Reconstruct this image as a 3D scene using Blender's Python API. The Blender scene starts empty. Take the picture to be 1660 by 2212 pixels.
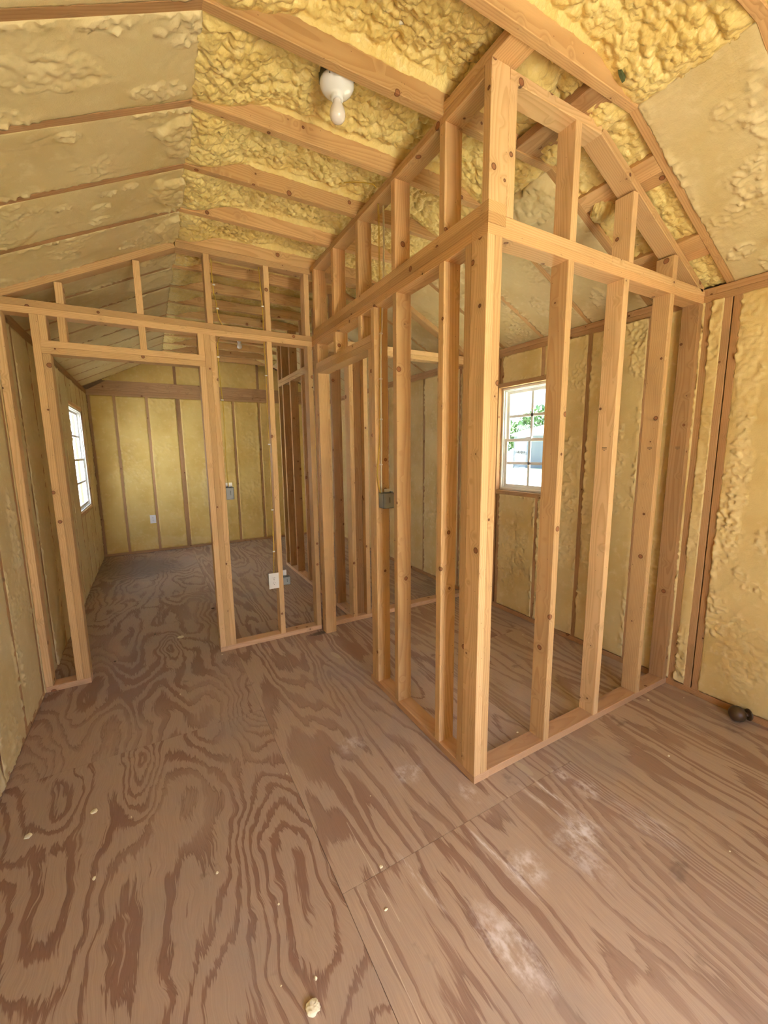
import bpy, bmesh, math, random
import numpy as np
from mathutils import Vector, Matrix

random.seed(7)
S = bpy.context.scene
COL = S.collection

# ------------------------------------------------------------------ camera
CAMH = 1.5
R = Matrix(((0.870510, -0.082775, 0.485139),
            (-0.492041, -0.125575, 0.861468),
            (-0.010387, -0.988625, -0.150043)))      # columns: image right, image down, view
cam = bpy.data.cameras.new('camera')
cam.sensor_fit = 'HORIZONTAL'; cam.sensor_width = 36.0
cam.lens = 885.0 / 1660.0 * 36.0
cam.clip_start = 0.02; cam.clip_end = 300
co = bpy.data.objects.new('camera', cam); COL.objects.link(co)
m = Matrix.Identity(4)
for r in range(3):
    m[r][0] = R[r][0]; m[r][1] = -R[r][1]; m[r][2] = -R[r][2]
m.translation = (0, 0, CAMH)
co.matrix_world = m
S.camera = co

# ------------------------------------------------------------------ world, sun, portals, exposure
W = bpy.data.worlds.new('sky'); S.world = W; W.use_nodes = True
wn = W.node_tree.nodes; wl = W.node_tree.links
sky = wn.new('ShaderNodeTexSky'); sky.sky_type = 'NISHITA'
sky.sun_disc = False; sky.sun_elevation = math.radians(48); sky.sun_rotation = math.radians(170)
sky.air_density = 1.0; sky.dust_density = 4.0; sky.ozone_density = 1.0
bg = wn['Background']; bg.inputs['Strength'].default_value = 1.0
wmix = wn.new('ShaderNodeMix'); wmix.data_type = 'RGBA'; wmix.inputs[0].default_value = 0.55
wmix.inputs[7].default_value = (3.9, 4.9, 6.4, 1)        # bright haze over the sky
wl.new(sky.outputs[0], wmix.inputs[6]); wl.new(wmix.outputs[2], bg.inputs['Color'])

sun = bpy.data.lights.new('sun', 'SUN'); sun.energy = 80.0; sun.angle = math.radians(1.0); sun.color = (1, .97, .93)
so = bpy.data.objects.new('sun', sun); COL.objects.link(so)
so.rotation_euler = Vector((-0.45, 0.25, -0.86)).to_track_quat('-Z', 'Y').to_euler()

def portal(name, loc, direction, sx, sy):
    l = bpy.data.lights.new(name, 'AREA'); l.shape = 'RECTANGLE'; l.size = sx; l.size_y = sy
    l.cycles.is_portal = True
    o = bpy.data.objects.new(name, l); COL.objects.link(o)
    o.location = loc; o.rotation_euler = Vector(direction).to_track_quat('-Z', 'Z').to_euler()
portal('portal_door', (.83, -1.47, 1.02), (0, 1, 0), .94, 2.04)
portal('portal_window', (2.93, 2.485, 1.58), (-1, 0, 0), .6, .9)
portal('portal_window', (-.87, 5.9, 1.43), (1, 0, 0), .92, 1.16)

S.view_settings.view_transform = 'Standard'; S.view_settings.look = 'None'
S.view_settings.gamma = 1.0; S.view_settings.use_curve_mapping = False
S.view_settings.exposure = 0.80
S.cycles.max_bounces = 8; S.cycles.diffuse_bounces = 6; S.cycles.glossy_bounces = 3
S.cycles.use_adaptive_sampling = True; S.cycles.adaptive_threshold = 0.15; S.cycles.adaptive_min_samples = 30
S.cycles.transparent_max_bounces = 12; S.cycles.transmission_bounces = 6
S.cycles.use_denoising = True
S.cycles.sample_clamp_indirect = 8.0
S.cycles.caustics_reflective = False; S.cycles.caustics_refractive = False

# ------------------------------------------------------------------ materials
def newmat(name):
    mt = bpy.data.materials.new(name); mt.use_nodes = True
    nt = mt.node_tree; b = nt.nodes['Principled BSDF']
    return mt, nt.nodes, nt.links, b

class NB:
    """small node-building helper"""
    def __init__(s, nodes, links): s.n = nodes; s.l = links
    def put(s, sock, v):
        if hasattr(v, 'is_linked') or hasattr(v, 'links'): s.l.new(v, sock)
        else: sock.default_value = v
    def math(s, op, a, b=0.0, c=0.0, clamp=False):
        n = s.n.new('ShaderNodeMath'); n.operation = op; n.use_clamp = clamp
        s.put(n.inputs[0], a); s.put(n.inputs[1], b); s.put(n.inputs[2], c); return n.outputs[0]
    def vmath(s, op, a, b):
        n = s.n.new('ShaderNodeVectorMath'); n.operation = op
        s.put(n.inputs[0], a); s.put(n.inputs[1], b); return n.outputs[0]
    def length(s, a):
        n = s.n.new('ShaderNodeVectorMath'); n.operation = 'LENGTH'; s.put(n.inputs[0], a); return n.outputs['Value']
    def noise(s, v, scale, detail=2.0, rough=.5, dist=0.0, dims='3D'):
        n = s.n.new('ShaderNodeTexNoise'); n.noise_dimensions = dims
        s.put(n.inputs['Vector'], v); n.inputs['Scale'].default_value = scale
        n.inputs['Detail'].default_value = detail; n.inputs['Roughness'].default_value = rough
        n.inputs['Distortion'].default_value = dist; return n.outputs['Fac']
    def voro(s, v, scale, feature='F1', rnd=1.0, out='Distance'):
        n = s.n.new('ShaderNodeTexVoronoi'); n.feature = feature; s.put(n.inputs['Vector'], v)
        n.inputs['Scale'].default_value = scale; n.inputs['Randomness'].default_value = rnd; return n.outputs[out]
    def ramp(s, f, stops, interp='LINEAR'):
        n = s.n.new('ShaderNodeValToRGB'); n.color_ramp.interpolation = interp; s.put(n.inputs[0], f)
        el = n.color_ramp.elements
        while len(el) < len(stops): el.new(0.5)
        for e, (p, c) in zip(el, stops): e.position = p; e.color = c if len(c) == 4 else (*c, 1)
        return n.outputs[0]
    def mix(s, f, a, b, mode='MIX'):
        n = s.n.new('ShaderNodeMix'); n.data_type = 'RGBA'; n.blend_type = mode
        s.put(n.inputs[0], f)
        s.put(n.inputs[6], a if not isinstance(a, tuple) or len(a) == 4 else (*a, 1))
        s.put(n.inputs[7], b if not isinstance(b, tuple) or len(b) == 4 else (*b, 1)); return n.outputs[2]
    def sstep(s, v, lo, hi):
        n = s.n.new('ShaderNodeMapRange'); n.interpolation_type = 'SMOOTHSTEP'; s.put(n.inputs[0], v)
        n.inputs[1].default_value = lo; n.inputs[2].default_value = hi
        n.inputs[3].default_value = 0; n.inputs[4].default_value = 1; return n.outputs[0]
    def map(s, v, scale=(1, 1, 1), loc=(0, 0, 0)):
        n = s.n.new('ShaderNodeMapping'); s.put(n.inputs[0], v); n.inputs['Location'].default_value = loc
        n.inputs['Scale'].default_value = scale; return n.outputs[0]
    def sep(s, v):
        n = s.n.new('ShaderNodeSeparateXYZ'); s.put(n.inputs[0], v); return n.outputs
    def comb(s, x, y, z):
        n = s.n.new('ShaderNodeCombineXYZ'); s.put(n.inputs[0], x); s.put(n.inputs[1], y); s.put(n.inputs[2], z); return n.outputs[0]
    def bump(s, h, strength, dist, normal=None):
        n = s.n.new('ShaderNodeBump'); n.inputs['Strength'].default_value = strength
        n.inputs['Distance'].default_value = dist; s.put(n.inputs['Height'], h)
        if normal is not None: s.l.new(normal, n.inputs['Normal'])
        return n.outputs[0]

def wood_mat(name, light, dark, knot=(.09, .03, .012), rnd_amt=.22, rough=.62, ringf=120.0, pink=0.0):
    mt, n, l, b = newmat(name); N = NB(n, l)
    tc = n.new('ShaderNodeTexCoord').outputs['Object']
    rnd = n.new('ShaderNodeObjectInfo').outputs['Random']
    off = N.comb(N.math('MULTIPLY', rnd, 37.0), N.math('MULTIPLY', rnd, 91.0), N.math('MULTIPLY', rnd, 53.0))
    q = N.vmath('ADD', tc, off)
    # knots
    kv = N.map(q, (1.0, 1.0, 1.0))
    kd = N.voro(kv, 11.5, 'F1', 1.0)
    kc = N.sep(kd.node.outputs['Color'])
    ksize = N.math('MULTIPLY_ADD', kc[0], .21, -.045)
    kn = N.math('SUBTRACT', kd, ksize)
    near = N.math('SUBTRACT', 1.0, N.sstep(kn, 0.0, .30))
    # growth rings about a pith line outside the board
    o = N.sep(tc)
    r1 = N.math('MULTIPLY_ADD', rnd, .14, -.07)
    r2 = N.math('MULTIPLY_ADD', N.math('FRACT', N.math('MULTIPLY', rnd, 7.31)), .10, .018)
    nz = N.noise(N.map(q, (1.1, 5, 5)), 1.0, 2.0)
    nz2 = N.noise(N.map(q, (1.1, 5, 5), (9, 3, 1)), 1.0, 1.0)
    yy = N.math('ADD', N.math('SUBTRACT', o[1], r1), N.math('MULTIPLY_ADD', nz, .07, -.035))
    zz = N.math('ADD', N.math('SUBTRACT', o[2], r2), N.math('MULTIPLY_ADD', nz2, .07, -.035))
    rad = N.math('SQRT', N.math('ADD', N.math('MULTIPLY', yy, yy), N.math('MULTIPLY', zz, zz)))
    rad = N.math('ADD', rad, N.math('MULTIPLY', near, .010))
    rings = N.math('FRACT', N.math('MULTIPLY', rad, ringf))
    late = N.math('MULTIPLY', N.sstep(rings, .25, .92), N.math('SUBTRACT', 1.0, N.sstep(rings, .94, 1.0)))
    fib = N.noise(N.map(q, (14, 420, 420)), 1.0, 2.0)
    col = N.mix(N.math('MULTIPLY', late, .62), light, dark)
    col = N.mix(N.math('MULTIPLY_ADD', fib, .34, -.05, True), col, dark)
    blot = N.noise(N.map(q, (2.2, 9, 9)), 1.0, 3.0)
    col = N.mix(N.math('MULTIPLY', N.sstep(blot, .48, .75), .35), col, tuple(c * .72 for c in dark))
    # per-board tint
    tint = N.ramp(N.math('FRACT', N.math('MULTIPLY', rnd, 13.7)), [(0, (.78, .70, .60)), (.35, (1.0, .93, .84)), (.7, (1.08, 1.04, 1.0)), (1, (1.0, .86, .74))])
    col = N.mix(1.0, col, tint, 'MULTIPLY')
    if pink: col = N.mix(pink, col, (.62, .40, .30))
    ring = N.math('MULTIPLY', N.sstep(kn, -.035, .0), N.math('SUBTRACT', 1.0, N.sstep(kn, .0, .025)))
    core = N.math('SUBTRACT', 1.0, N.sstep(kn, -.015, .012))
    col = N.mix(N.math('MULTIPLY', near, .30), col, tuple(c * .8 for c in dark))
    col = N.mix(N.math('MULTIPLY', core, .80), col, tuple(k * 2.9 for k in knot))
    col = N.mix(N.math('MULTIPLY', ring, .85), col, knot)
    # nail and mill specks
    sp = N.voro(N.map(q, (1, 1, 1), (3, 5, 8)), 26.0)
    col = N.mix(N.math('MULTIPLY', N.math('SUBTRACT', 1.0, N.sstep(sp, .03, .06)), .8), col, knot)
    l.new(col, b.inputs['Base Color']); b.inputs['Roughness'].default_value = rough
    b.inputs['Specular IOR Level'].default_value = .28
    l.new(N.bump(N.math('ADD', fib, N.math('MULTIPLY', late, .5)), .18, .0012), b.inputs['Normal'])
    return mt

MW = wood_mat('spruce_stud', (.73, .535, .31), (.56, .36, .18))
MP = wood_mat('pink_plate_lumber', (.66, .46, .29), (.53, .34, .20), pink=.15)
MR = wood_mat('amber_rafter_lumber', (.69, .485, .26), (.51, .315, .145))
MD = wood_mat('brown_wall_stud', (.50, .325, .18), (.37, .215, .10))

def foam_mat(name, base, deep, pale, rough=.55, fine=170.0, bs=.35):
    mt, n, l, b = newmat(name); N = NB(n, l)
    g = n.new('ShaderNodeNewGeometry'); P = g.outputs['Position']
    big = N.noise(P, 2.6, 3.0, .55)
    mid = N.noise(P, 17.0, 3.0, .6)
    fn = N.noise(P, fine, 3.0, .65)
    col = N.mix(N.sstep(big, .38, .68), base, deep)
    col = N.mix(N.math('MULTIPLY', N.sstep(mid, .52, .75), .55), col, pale)
    at = n.new('ShaderNodeAttribute'); at.attribute_name = 'rough'
    col = N.mix(N.math('MULTIPLY', at.outputs['Fac'], .5), col, pale)
    l.new(col, b.inputs['Base Color']); b.inputs['Roughness'].default_value = rough
    b.inputs['Specular IOR Level'].default_value = .3
    h = N.math('ADD', N.math('MULTIPLY', fn, .5), N.math('MULTIPLY', mid, .9))
    if fine < 100:                                  # small froth bubbles on the billowed skin
        wq = N.vmath('ADD', P, N.map(N.comb(mid, fn, big), (.012, .012, .012)))
        v1 = N.voro(wq, 42.0); v2 = N.voro(wq, 95.0)
        h = N.math('ADD', h, N.math('ADD', N.math('MULTIPLY', N.math('MULTIPLY', v1, v1), -2.6), N.math('MULTIPLY', N.math('MULTIPLY', v2, v2), -1.1)))
    l.new(N.bump(h, bs, .006), b.inputs['Normal'])
    return mt
MF = foam_mat('shaved_spray_foam', (.68, .568, .325), (.62, .495, .25), (.755, .655, .41), .7)
MB = foam_mat('deep_yellow_shaved_foam', (.74, .555, .20), (.67, .47, .14), (.80, .64, .30), .6)
MG = foam_mat('golden_shaved_foam', (.70, .545, .265), (.63, .46, .19), (.78, .64, .37), .55)
ML = foam_mat('billowed_spray_foam', (.78, .635, .27), (.71, .54, .19), (.85, .73, .40), .38, 90.0, .32)

def simple_mat(name, color, rough=.5, metal=0.0, emit=None, noise=0.0, nscale=30):
    mt, n, l, b = newmat(name); N = NB(n, l)
    P = n.new('ShaderNodeTexCoord').outputs['Object']
    f = N.noise(P, nscale, 3.0)
    d = tuple(c * (1 - noise) for c in color)
    l.new(N.mix(f, d, color), b.inputs['Base Color'])
    b.inputs['Roughness'].default_value = rough; b.inputs['Metallic'].default_value = metal
    return mt
M_white = simple_mat('white_vinyl', (.80, .81, .82), .35, noise=.04)
M_plate = simple_mat('white_plastic', (.82, .82, .84), .3, noise=.03)
M_dark = simple_mat('dark_slot', (.02, .02, .02), .6)
M_grey = simple_mat('grey_plastic_box', (.30, .33, .35), .5, noise=.12, nscale=60)
M_black = simple_mat('black_metal', (.025, .028, .022), .5, noise=.2)
M_porc = simple_mat('white_porcelain', (.78, .80, .84), .14, noise=.03)
M_cable = simple_mat('white_cable_jacket', (.80, .77, .66), .4, noise=.08)
M_yel = simple_mat('yellow_cable_jacket', (.62, .42, .05), .4, noise=.1)
M_green = simple_mat('green_felt', (.10, .13, .05), .8, noise=.3)
M_knob = simple_mat('dark_brown_knob', (.10, .058, .028), .42, noise=.45, nscale=50)
M_ext = simple_mat('white_siding', (.72, .74, .76), .7, noise=.10, nscale=8)
M_greysid = simple_mat('grey_siding', (.045, .058, .07), .7, noise=.2, nscale=8)
M_roofw = simple_mat('white_metal_roof', (.8, .8, .8), .5, noise=.05)
M_osb = simple_mat('sheathing_board', (.35, .22, .12), .8, noise=.3, nscale=14)
M_leaf = simple_mat('tree_leaf', (.055, .12, .03), .7, noise=.5, nscale=3)
M_trunk = simple_mat('tree_bark', (.10, .07, .05), .9, noise=.4)
M_sill = simple_mat('pale_window_flange', (.78, .77, .75), .5, noise=.05)
def crumb_mat():
    return simple_mat('pale_foam_scrap', (.84, .80, .62), .7, noise=.12, nscale=200)
M_crumb = crumb_mat()
def bulb_mat():
    mt, n, l, b = newmat('frosted_bulb_glass'); N = NB(n, l)
    f = N.noise(n.new('ShaderNodeTexCoord').outputs['Object'], 12.0)
    l.new(N.mix(f, (.76, .71, .70), (.82, .80, .80)), b.inputs['Base Color'])
    b.inputs['Roughness'].default_value = .12; b.inputs['Coat Weight'].default_value = .3; return mt
M_bulb = bulb_mat()
def glass_mat():
    mt = bpy.data.materials.new('window_glass'); mt.use_nodes = True; nt = mt.node_tree
    for x in list(nt.nodes): nt.nodes.remove(x)
    o = nt.nodes.new('ShaderNodeOutputMaterial'); t = nt.nodes.new('ShaderNodeBsdfTransparent')
    t.inputs[0].default_value = (.93, .96, .97, 1)
    g = nt.nodes.new('ShaderNodeBsdfGlossy'); g.inputs['Roughness'].default_value = .03
    mx = nt.nodes.new('ShaderNodeMixShader')
    mx.inputs[0].default_value = .03
    nt.links.new(t.outputs[0], mx.inputs[1]); nt.links.new(g.outputs[0], mx.inputs[2])
    nt.links.new(mx.outputs[0], o.inputs[0]); return mt
M_glass = glass_mat()
def ground_mat():
    mt, n, l, b = newmat('ground'); N = NB(n, l)
    P = n.new('ShaderNodeNewGeometry').outputs['Position']
    f = N.noise(P, .35, 4.0); f2 = N.noise(P, 9.0, 3.0)
    c = N.mix(N.sstep(f, .45, .6), (.55, .50, .40), (.16, .24, .07))
    l.new(N.mix(N.math('MULTIPLY', f2, .4), c, (.30, .29, .18)), b.inputs['Base Color'])
    b.inputs['Roughness'].default_value = .9; return mt
M_ground = ground_mat()

def ply_mat(name, straight, seed, lightc=(.46, .345, .275), darkc=(.235, .122, .090)):
    """rotary-cut fir plywood: contour lines of a slow field stretched along the grain (y)"""
    mt, n, l, b = newmat(name); N = NB(n, l)
    P = n.new('ShaderNodeNewGeometry').outputs['Position']
    rnd = n.new('ShaderNodeObjectInfo').outputs['Random']
    q = N.vmath('ADD', P, N.comb(N.math('MULTIPLY', rnd, 31.0), N.math('MULTIPLY', rnd, 17.0), seed))
    wx = N.math('MULTIPLY_ADD', N.noise(N.map(q, (5.5, 4.0, 1), (1, 7, 3)), 1.0, 2.0), .11 if not straight else .05, -.05)
    wy = N.math('MULTIPLY_ADD', N.noise(N.map(q, (4.5, 3.0, 1), (6, 2, 3)), 1.0, 2.0), .30, -.15)
    q = N.vmath('ADD', q, N.comb(wx, wy, 0.0))
    sx, sy = (3.6, .30) if straight else (1.9, .62)
    jag = N.noise(N.map(q, (95, 6, 1)), 1.0, 3.0, .65)
    f = N.noise(N.map(q, (sx, sy, 1)), 1.0, 1.6, .5)
    jag2 = N.noise(N.map(q, (240, 14, 1)), 1.0, 2.0, .6)
    f = N.math('ADD', f, N.math('MULTIPLY_ADD', jag2, .016, -.008))
    kn = N.voro(N.map(q, (2.2, .8, 1)), 1.1)
    f = N.math('ADD', f, N.math('MULTIPLY', N.math('SUBTRACT', 1.0, N.sstep(kn, 0.0, .30)), -.20 if not straight else -.05))
    f = N.math('ADD', f, N.math('MULTIPLY_ADD', jag, .040 if not straight else .036, -.018))
    fm = N.noise(N.map(q, (1.1, .6, 1), (3, 9, 1)), 1.0, 1.0)
    ph = N.math('FRACT', N.math('MULTIPLY', f, N.math('MULTIPLY_ADD', fm, 24.0, 9.0) if not straight else N.math('MULTIPLY_ADD', fm, 16.0, 9.0)))
    wid = N.math('MULTIPLY_ADD', N.noise(N.map(q, (1.6, .8, 1), (8, 1, 2)), 1.0, 1.0), 1.1, .02)
    edge = N.math('SUBTRACT', ph, wid)
    band = N.math('MULTIPLY', N.sstep(edge, -.04, .06), N.math('SUBTRACT', 1.0, N.sstep(ph, .88, 1.0)))
    cmod = N.noise(N.map(q, (2.0, 1.0, 1), (5, 5, 5)), 1.0, 2.0)
    band = N.math('MULTIPLY', band, N.math('MULTIPLY_ADD', N.sstep(cmod, .36, .58), .72 if not straight else .45, .28 if not straight else .55))
    fib = N.noise(N.map(q, (330, 9, 1)), 1.0, 2.0)
    col = N.mix(N.math('MULTIPLY', band, .80), lightc, darkc)
    col = N.mix(N.math('MULTIPLY_ADD', fib, .55, -.17, True), col, tuple(c * .62 for c in darkc))
    rim = N.math('MULTIPLY', N.sstep(edge, -.05, .02), N.math('SUBTRACT', 1.0, N.sstep(edge, .02, .12)))
    col = N.mix(N.math('MULTIPLY', rim, .38), col, tuple(c * .62 for c in darkc))
    # walked-on greying, its grey also painting in skylight sheen, and grime blots
    wear_sheen = N.noise(P, 1.3, 3.0, .55)
    col = N.mix(N.math('MULTIPLY', N.sstep(wear_sheen, .48, .70), .38), col, (.29, .265, .27))
    gr = N.noise(P, 5.5, 4.0, .6)
    col = N.mix(N.math('MULTIPLY', N.sstep(gr, .64, .74), .45), col, (.12, .085, .07))
    p = N.sep(P)
    ncache = {}
    def enoise(sc):
        if sc not in ncache: ncache[sc] = N.noise(P, sc, 3.0, .7)
        return ncache[sc]
    def ell(cx, cy, rx, ry, soft=.35, rot=0.0, amp=.5, nsc=14.0):
        c_, s_ = math.cos(rot), math.sin(rot)
        dx = N.math('SUBTRACT', p[0], cx); dy = N.math('SUBTRACT', p[1], cy)
        u = N.math('DIVIDE', N.math('ADD', N.math('MULTIPLY', dx, c_), N.math('MULTIPLY', dy, s_)), rx)
        v = N.math('DIVIDE', N.math('SUBTRACT', N.math('MULTIPLY', dy, c_), N.math('MULTIPLY', dx, s_)), ry)
        d = N.math('SQRT', N.math('ADD', N.math('MULTIPLY', u, u), N.math('MULTIPLY', v, v)))
        if amp: d = N.math('ADD', d, N.math('MULTIPLY_ADD', enoise(nsc), amp * 2, -amp))
        return N.math('SUBTRACT', 1.0, N.sstep(d, 1 - soft, 1 + soft))
    # plaster-like dust and a boot-shaped smear in front of the framed closet
    wisp = N.sstep(N.noise(N.map(P, (60, 9, 1)), 1.0, 3.5, .75), .40, .72)
    wisp2 = N.sstep(N.noise(N.map(P, (24, 15, 1), (3, 1, 0)), 1.0, 3.5, .7), .38, .66)
    for (cx, cy, rx, ry, a, st, w) in ((1.36, .86, .060, .055, .5, .80, 0), (1.545, 1.085, .030, .040, .5, .60, 0), (1.42, .985, .013, .16, .5, .95, 1), (1.345, .93, .012, .17, .5, .75, 1),
                                    (1.57, .97, .040, .045, .6, .55, 0), (1.10, 1.22, .03, .05, .5, .5, 0), (1.06, .86, .06, .06, .6, .55, 0), (1.27, .80, .05, .10, .6, .45, 0),
                                    (.83, .72, .05, .12, .6, .55, 0), (.93, 1.45, .06, .05, .6, .45, 0), (1.62, .75, .05, .12, .6, .4, 1), (.78, 1.75, .06, .05, .6, .38, 0), (1.0, .93, .008, .14, .4, .8, 1), (.70, 1.02, .010, .12, .4, .6, 1)):
        col = N.mix(N.math('MULTIPLY', N.math('MULTIPLY', ell(cx, cy, rx, ry, .6, .12, a, 22.0), wisp if w else wisp2), min(1.0, st * 1.3)), col, (.80, .77, .81))
    # pale scraped lines along the sheet seams' nail runs
    for (x_, y0_, y1_) in ((1.205, 1.12, 1.24), (1.235, 1.10, 1.12), (.575, .95, 1.35), (.50, .55, 1.10)):
        dxl = N.math('ABSOLUTE', N.math('SUBTRACT', N.math('SUBTRACT', p[0], x_), N.math('MULTIPLY_ADD', wear_sheen, .02, -.01)))
        ln = N.math('MULTIPLY', N.math('SUBTRACT', 1.0, N.sstep(dxl, .0008, .0022)), N.math('MULTIPLY', N.sstep(p[1], y0_ - .01, y0_), N.math('SUBTRACT', 1.0, N.sstep(p[1], y1_, y1_ + .01))))
        col = N.mix(N.math('MULTIPLY', ln, N.math('MULTIPLY_ADD', wisp, .5, .4)), col, (.72, .64, .55))
    # boat-shaped putty plugs in the face veneer
    for (cx, cy, rx, ry, rt) in ((1.419, 1.195, .019, .052, .08), (1.072, 2.66, .020, .060, .2)):
        col = N.mix(ell(cx, cy, rx, ry, .10, rt, 0.0), col, (.47, .40, .32))
    # dark blotch by the far left corner, small one at the foot of the partition
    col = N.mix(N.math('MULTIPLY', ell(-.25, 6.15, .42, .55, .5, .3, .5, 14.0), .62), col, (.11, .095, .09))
    col = N.mix(N.math('MULTIPLY', ell(1.10, 3.07, .07, .03, .5, 0, .4), .8), col, (.06, .045, .035))
    l.new(col, b.inputs['Base Color'])
    rg = N.math('MULTIPLY_ADD', band, -.06, .52)
    l.new(rg, b.inputs['Roughness']); b.inputs['Specular IOR Level'].default_value = .42
    l.new(N.bump(N.math('ADD', N.math('MULTIPLY', fib, .5), N.math('MULTIPLY', band, .5)), .15, .0015), b.inputs['Normal'])
    return mt
M_plyL = ply_mat('plywood_wavy_grain', False, 3.1)
M_plyM = ply_mat('plywood_mid_grain', True, 11.7, (.49, .375, .30), (.275, .160, .122))
M_plyR = ply_mat('plywood_straight_grain', True, 27.3, (.49, .375, .285), (.285, .170, .122))

# ------------------------------------------------------------------ mesh helpers
def link(o, parent=None):
    COL.objects.link(o)
    if parent is not None:
        o.parent = parent
        if parent.location.length > 0: o.matrix_parent_inverse = parent_matrix(parent).inverted()
    return o
def parent_matrix(p):
    mm = Matrix.LocRotScale(p.location, p.rotation_euler, p.scale)
    if p.parent is not None: mm = parent_matrix(p.parent) @ p.matrix_parent_inverse @ mm if False else (parent_matrix(p.parent) @ p.matrix_parent_inverse @ mm)
    return mm

def tag(o, label=None, cat=None, group=None, kind=None):
    if label: o['label'] = label
    if cat: o['category'] = cat
    if group: o['group'] = group
    if kind: o['kind'] = kind
    return o
def empty(name, loc=(0, 0, 0)):
    o = bpy.data.objects.new(name, None); o.empty_display_size = .1; o.location = loc; COL.objects.link(o); return o

_boxes = {}
def box_mesh(L, Wd, T, mat, ch=.0022):
    """chamfered board, length on X"""
    k = (round(L, 3), round(Wd, 3), round(T, 3), mat.name, ch)
    if k in _boxes: return _boxes[k]
    bm = bmesh.new(); bmesh.ops.create_cube(bm, size=1.0)
    for v in bm.verts: v.co = Vector((v.co.x * L, v.co.y * Wd, v.co.z * T))
    c = min(ch, L * .2, Wd * .2, T * .2)
    es = [e for e in bm.edges if abs((e.verts[0].co - e.verts[1].co).x) > L * .5] if L > .05 else bm.edges[:]
    bmesh.ops.bevel(bm, geom=es, offset=c, segments=1, profile=.5, affect='EDGES')
    me = bpy.data.meshes.new('board'); bm.to_mesh(me); bm.free(); me.materials.append(mat)
    _boxes[k] = me; return me

def board(parent, name, x0, x1, y0, y1, z0, z1, mat=None, jitter=True):
    """axis-aligned lumber; its grain runs along the longest side"""
    mat = mat or MW
    d = [x1 - x0, y1 - y0, z1 - z0]; ax = d.index(max(d))
    rest = [i for i in range(3) if i != ax]; rest.sort(key=lambda i: -d[i])
    me = box_mesh(d[ax], d[rest[0]], d[rest[1]], mat)
    o = bpy.data.objects.new(name, me)
    cols = [None] * 3
    e = [Vector((1, 0, 0)), Vector((0, 1, 0)), Vector((0, 0, 1))]
    X, Y = e[ax], e[rest[0]]; Z = X.cross(Y)
    rot = Matrix((X, Y, Z)).transposed()
    o.rotation_euler = rot.to_euler(); o.location = ((x0 + x1) / 2, (y0 + y1) / 2, (z0 + z1) / 2)
    return link(o, parent)

def beam(parent, name, p0, p1, wdir, w, t, mat=None):
    """board from p0 to p1 (centre line), w along wdir, t the other way"""
    p0, p1 = Vector(p0), Vector(p1); X = (p1 - p0); L = X.length; X.normalize()
    Y = (Vector(wdir) - X * Vector(wdir).dot(X)).normalized(); Z = X.cross(Y)
    o = bpy.data.objects.new(name, box_mesh(L, w, t, mat or MW))
    o.rotation_euler = Matrix((X, Y, Z)).transposed().to_euler(); o.location = (p0 + p1) / 2
    return link(o, parent)

def mesh_obj(name, bm, mat, parent=None, smooth=False, loc=None):
    me = bpy.data.meshes.new(name); bm.to_mesh(me); bm.free()
    for mm in (mat if isinstance(mat, (list, tuple)) else [mat]): me.materials.append(mm)
    if smooth: me.shade_smooth()
    o = bpy.data.objects.new(name, me)
    if loc: o.location = loc
    return link(o, parent)
def bm_box(bm, x0, x1, y0, y1, z0, z1, bev=0.0, mi=0):
    r = bmesh.ops.create_cube(bm, size=1.0); vs = r['verts']
    for v in vs: v.co = Vector(((x0 + x1) / 2 + v.co.x * (x1 - x0), (y0 + y1) / 2 + v.co.y * (y1 - y0), (z0 + z1) / 2 + v.co.z * (z1 - z0)))
    fs = {f for v in vs for f in v.link_faces}
    for f in fs: f.material_index = mi
    if bev:
        es = list({e for v in vs for e in v.link_edges})
        bmesh.ops.bevel(bm, geom=es, offset=bev, segments=2, profile=.6, affect='EDGES')
def boxes(name, lst, mat, parent=None, bev=0.0):
    bm = bmesh.new()
    for b in lst: bm_box(bm, *b, bev=bev)
    return mesh_obj(name, bm, mat, parent)
def tube(name, pts, r, mat, parent=None, seg=8, sub=6):
    P = [Vector(p) for p in pts]; path = []
    for i in range(len(P) - 1):                       # Catmull-Rom
        a, b_, c, d = P[max(i - 1, 0)], P[i], P[i + 1], P[min(i + 2, len(P) - 1)]
        for k in range(sub):
            t = k / sub
            path.append(.5 * ((2 * b_) + (c - a) * t + (2 * a - 5 * b_ + 4 * c - d) * t * t + (-a + 3 * b_ - 3 * c + d) * t ** 3))
    path.append(P[-1]); bm = bmesh.new(); rows = []
    up = Vector((.31, .22, .93))
    for i, p in enumerate(path):
        t = (path[min(i + 1, len(path) - 1)] - path[max(i - 1, 0)]).normalized()
        u = t.cross(up)
        if u.length < .1: u = t.cross(Vector((1, 0, 0)))
        u.normalize(); v = t.cross(u)
        rows.append([bm.verts.new(p + (u * math.cos(2 * math.pi * k / seg) + v * math.sin(2 * math.pi * k / seg)) * r) for k in range(seg)])
    for i in range(len(rows) - 1):
        for k in range(seg): bm.faces.new((rows[i][k], rows[i][(k + 1) % seg], rows[i + 1][(k + 1) % seg], rows[i + 1][k]))
    bm.faces.new(rows[0][::-1]); bm.faces.new(rows[-1])
    return mesh_obj(name, bm, mat, parent, smooth=True)
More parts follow.
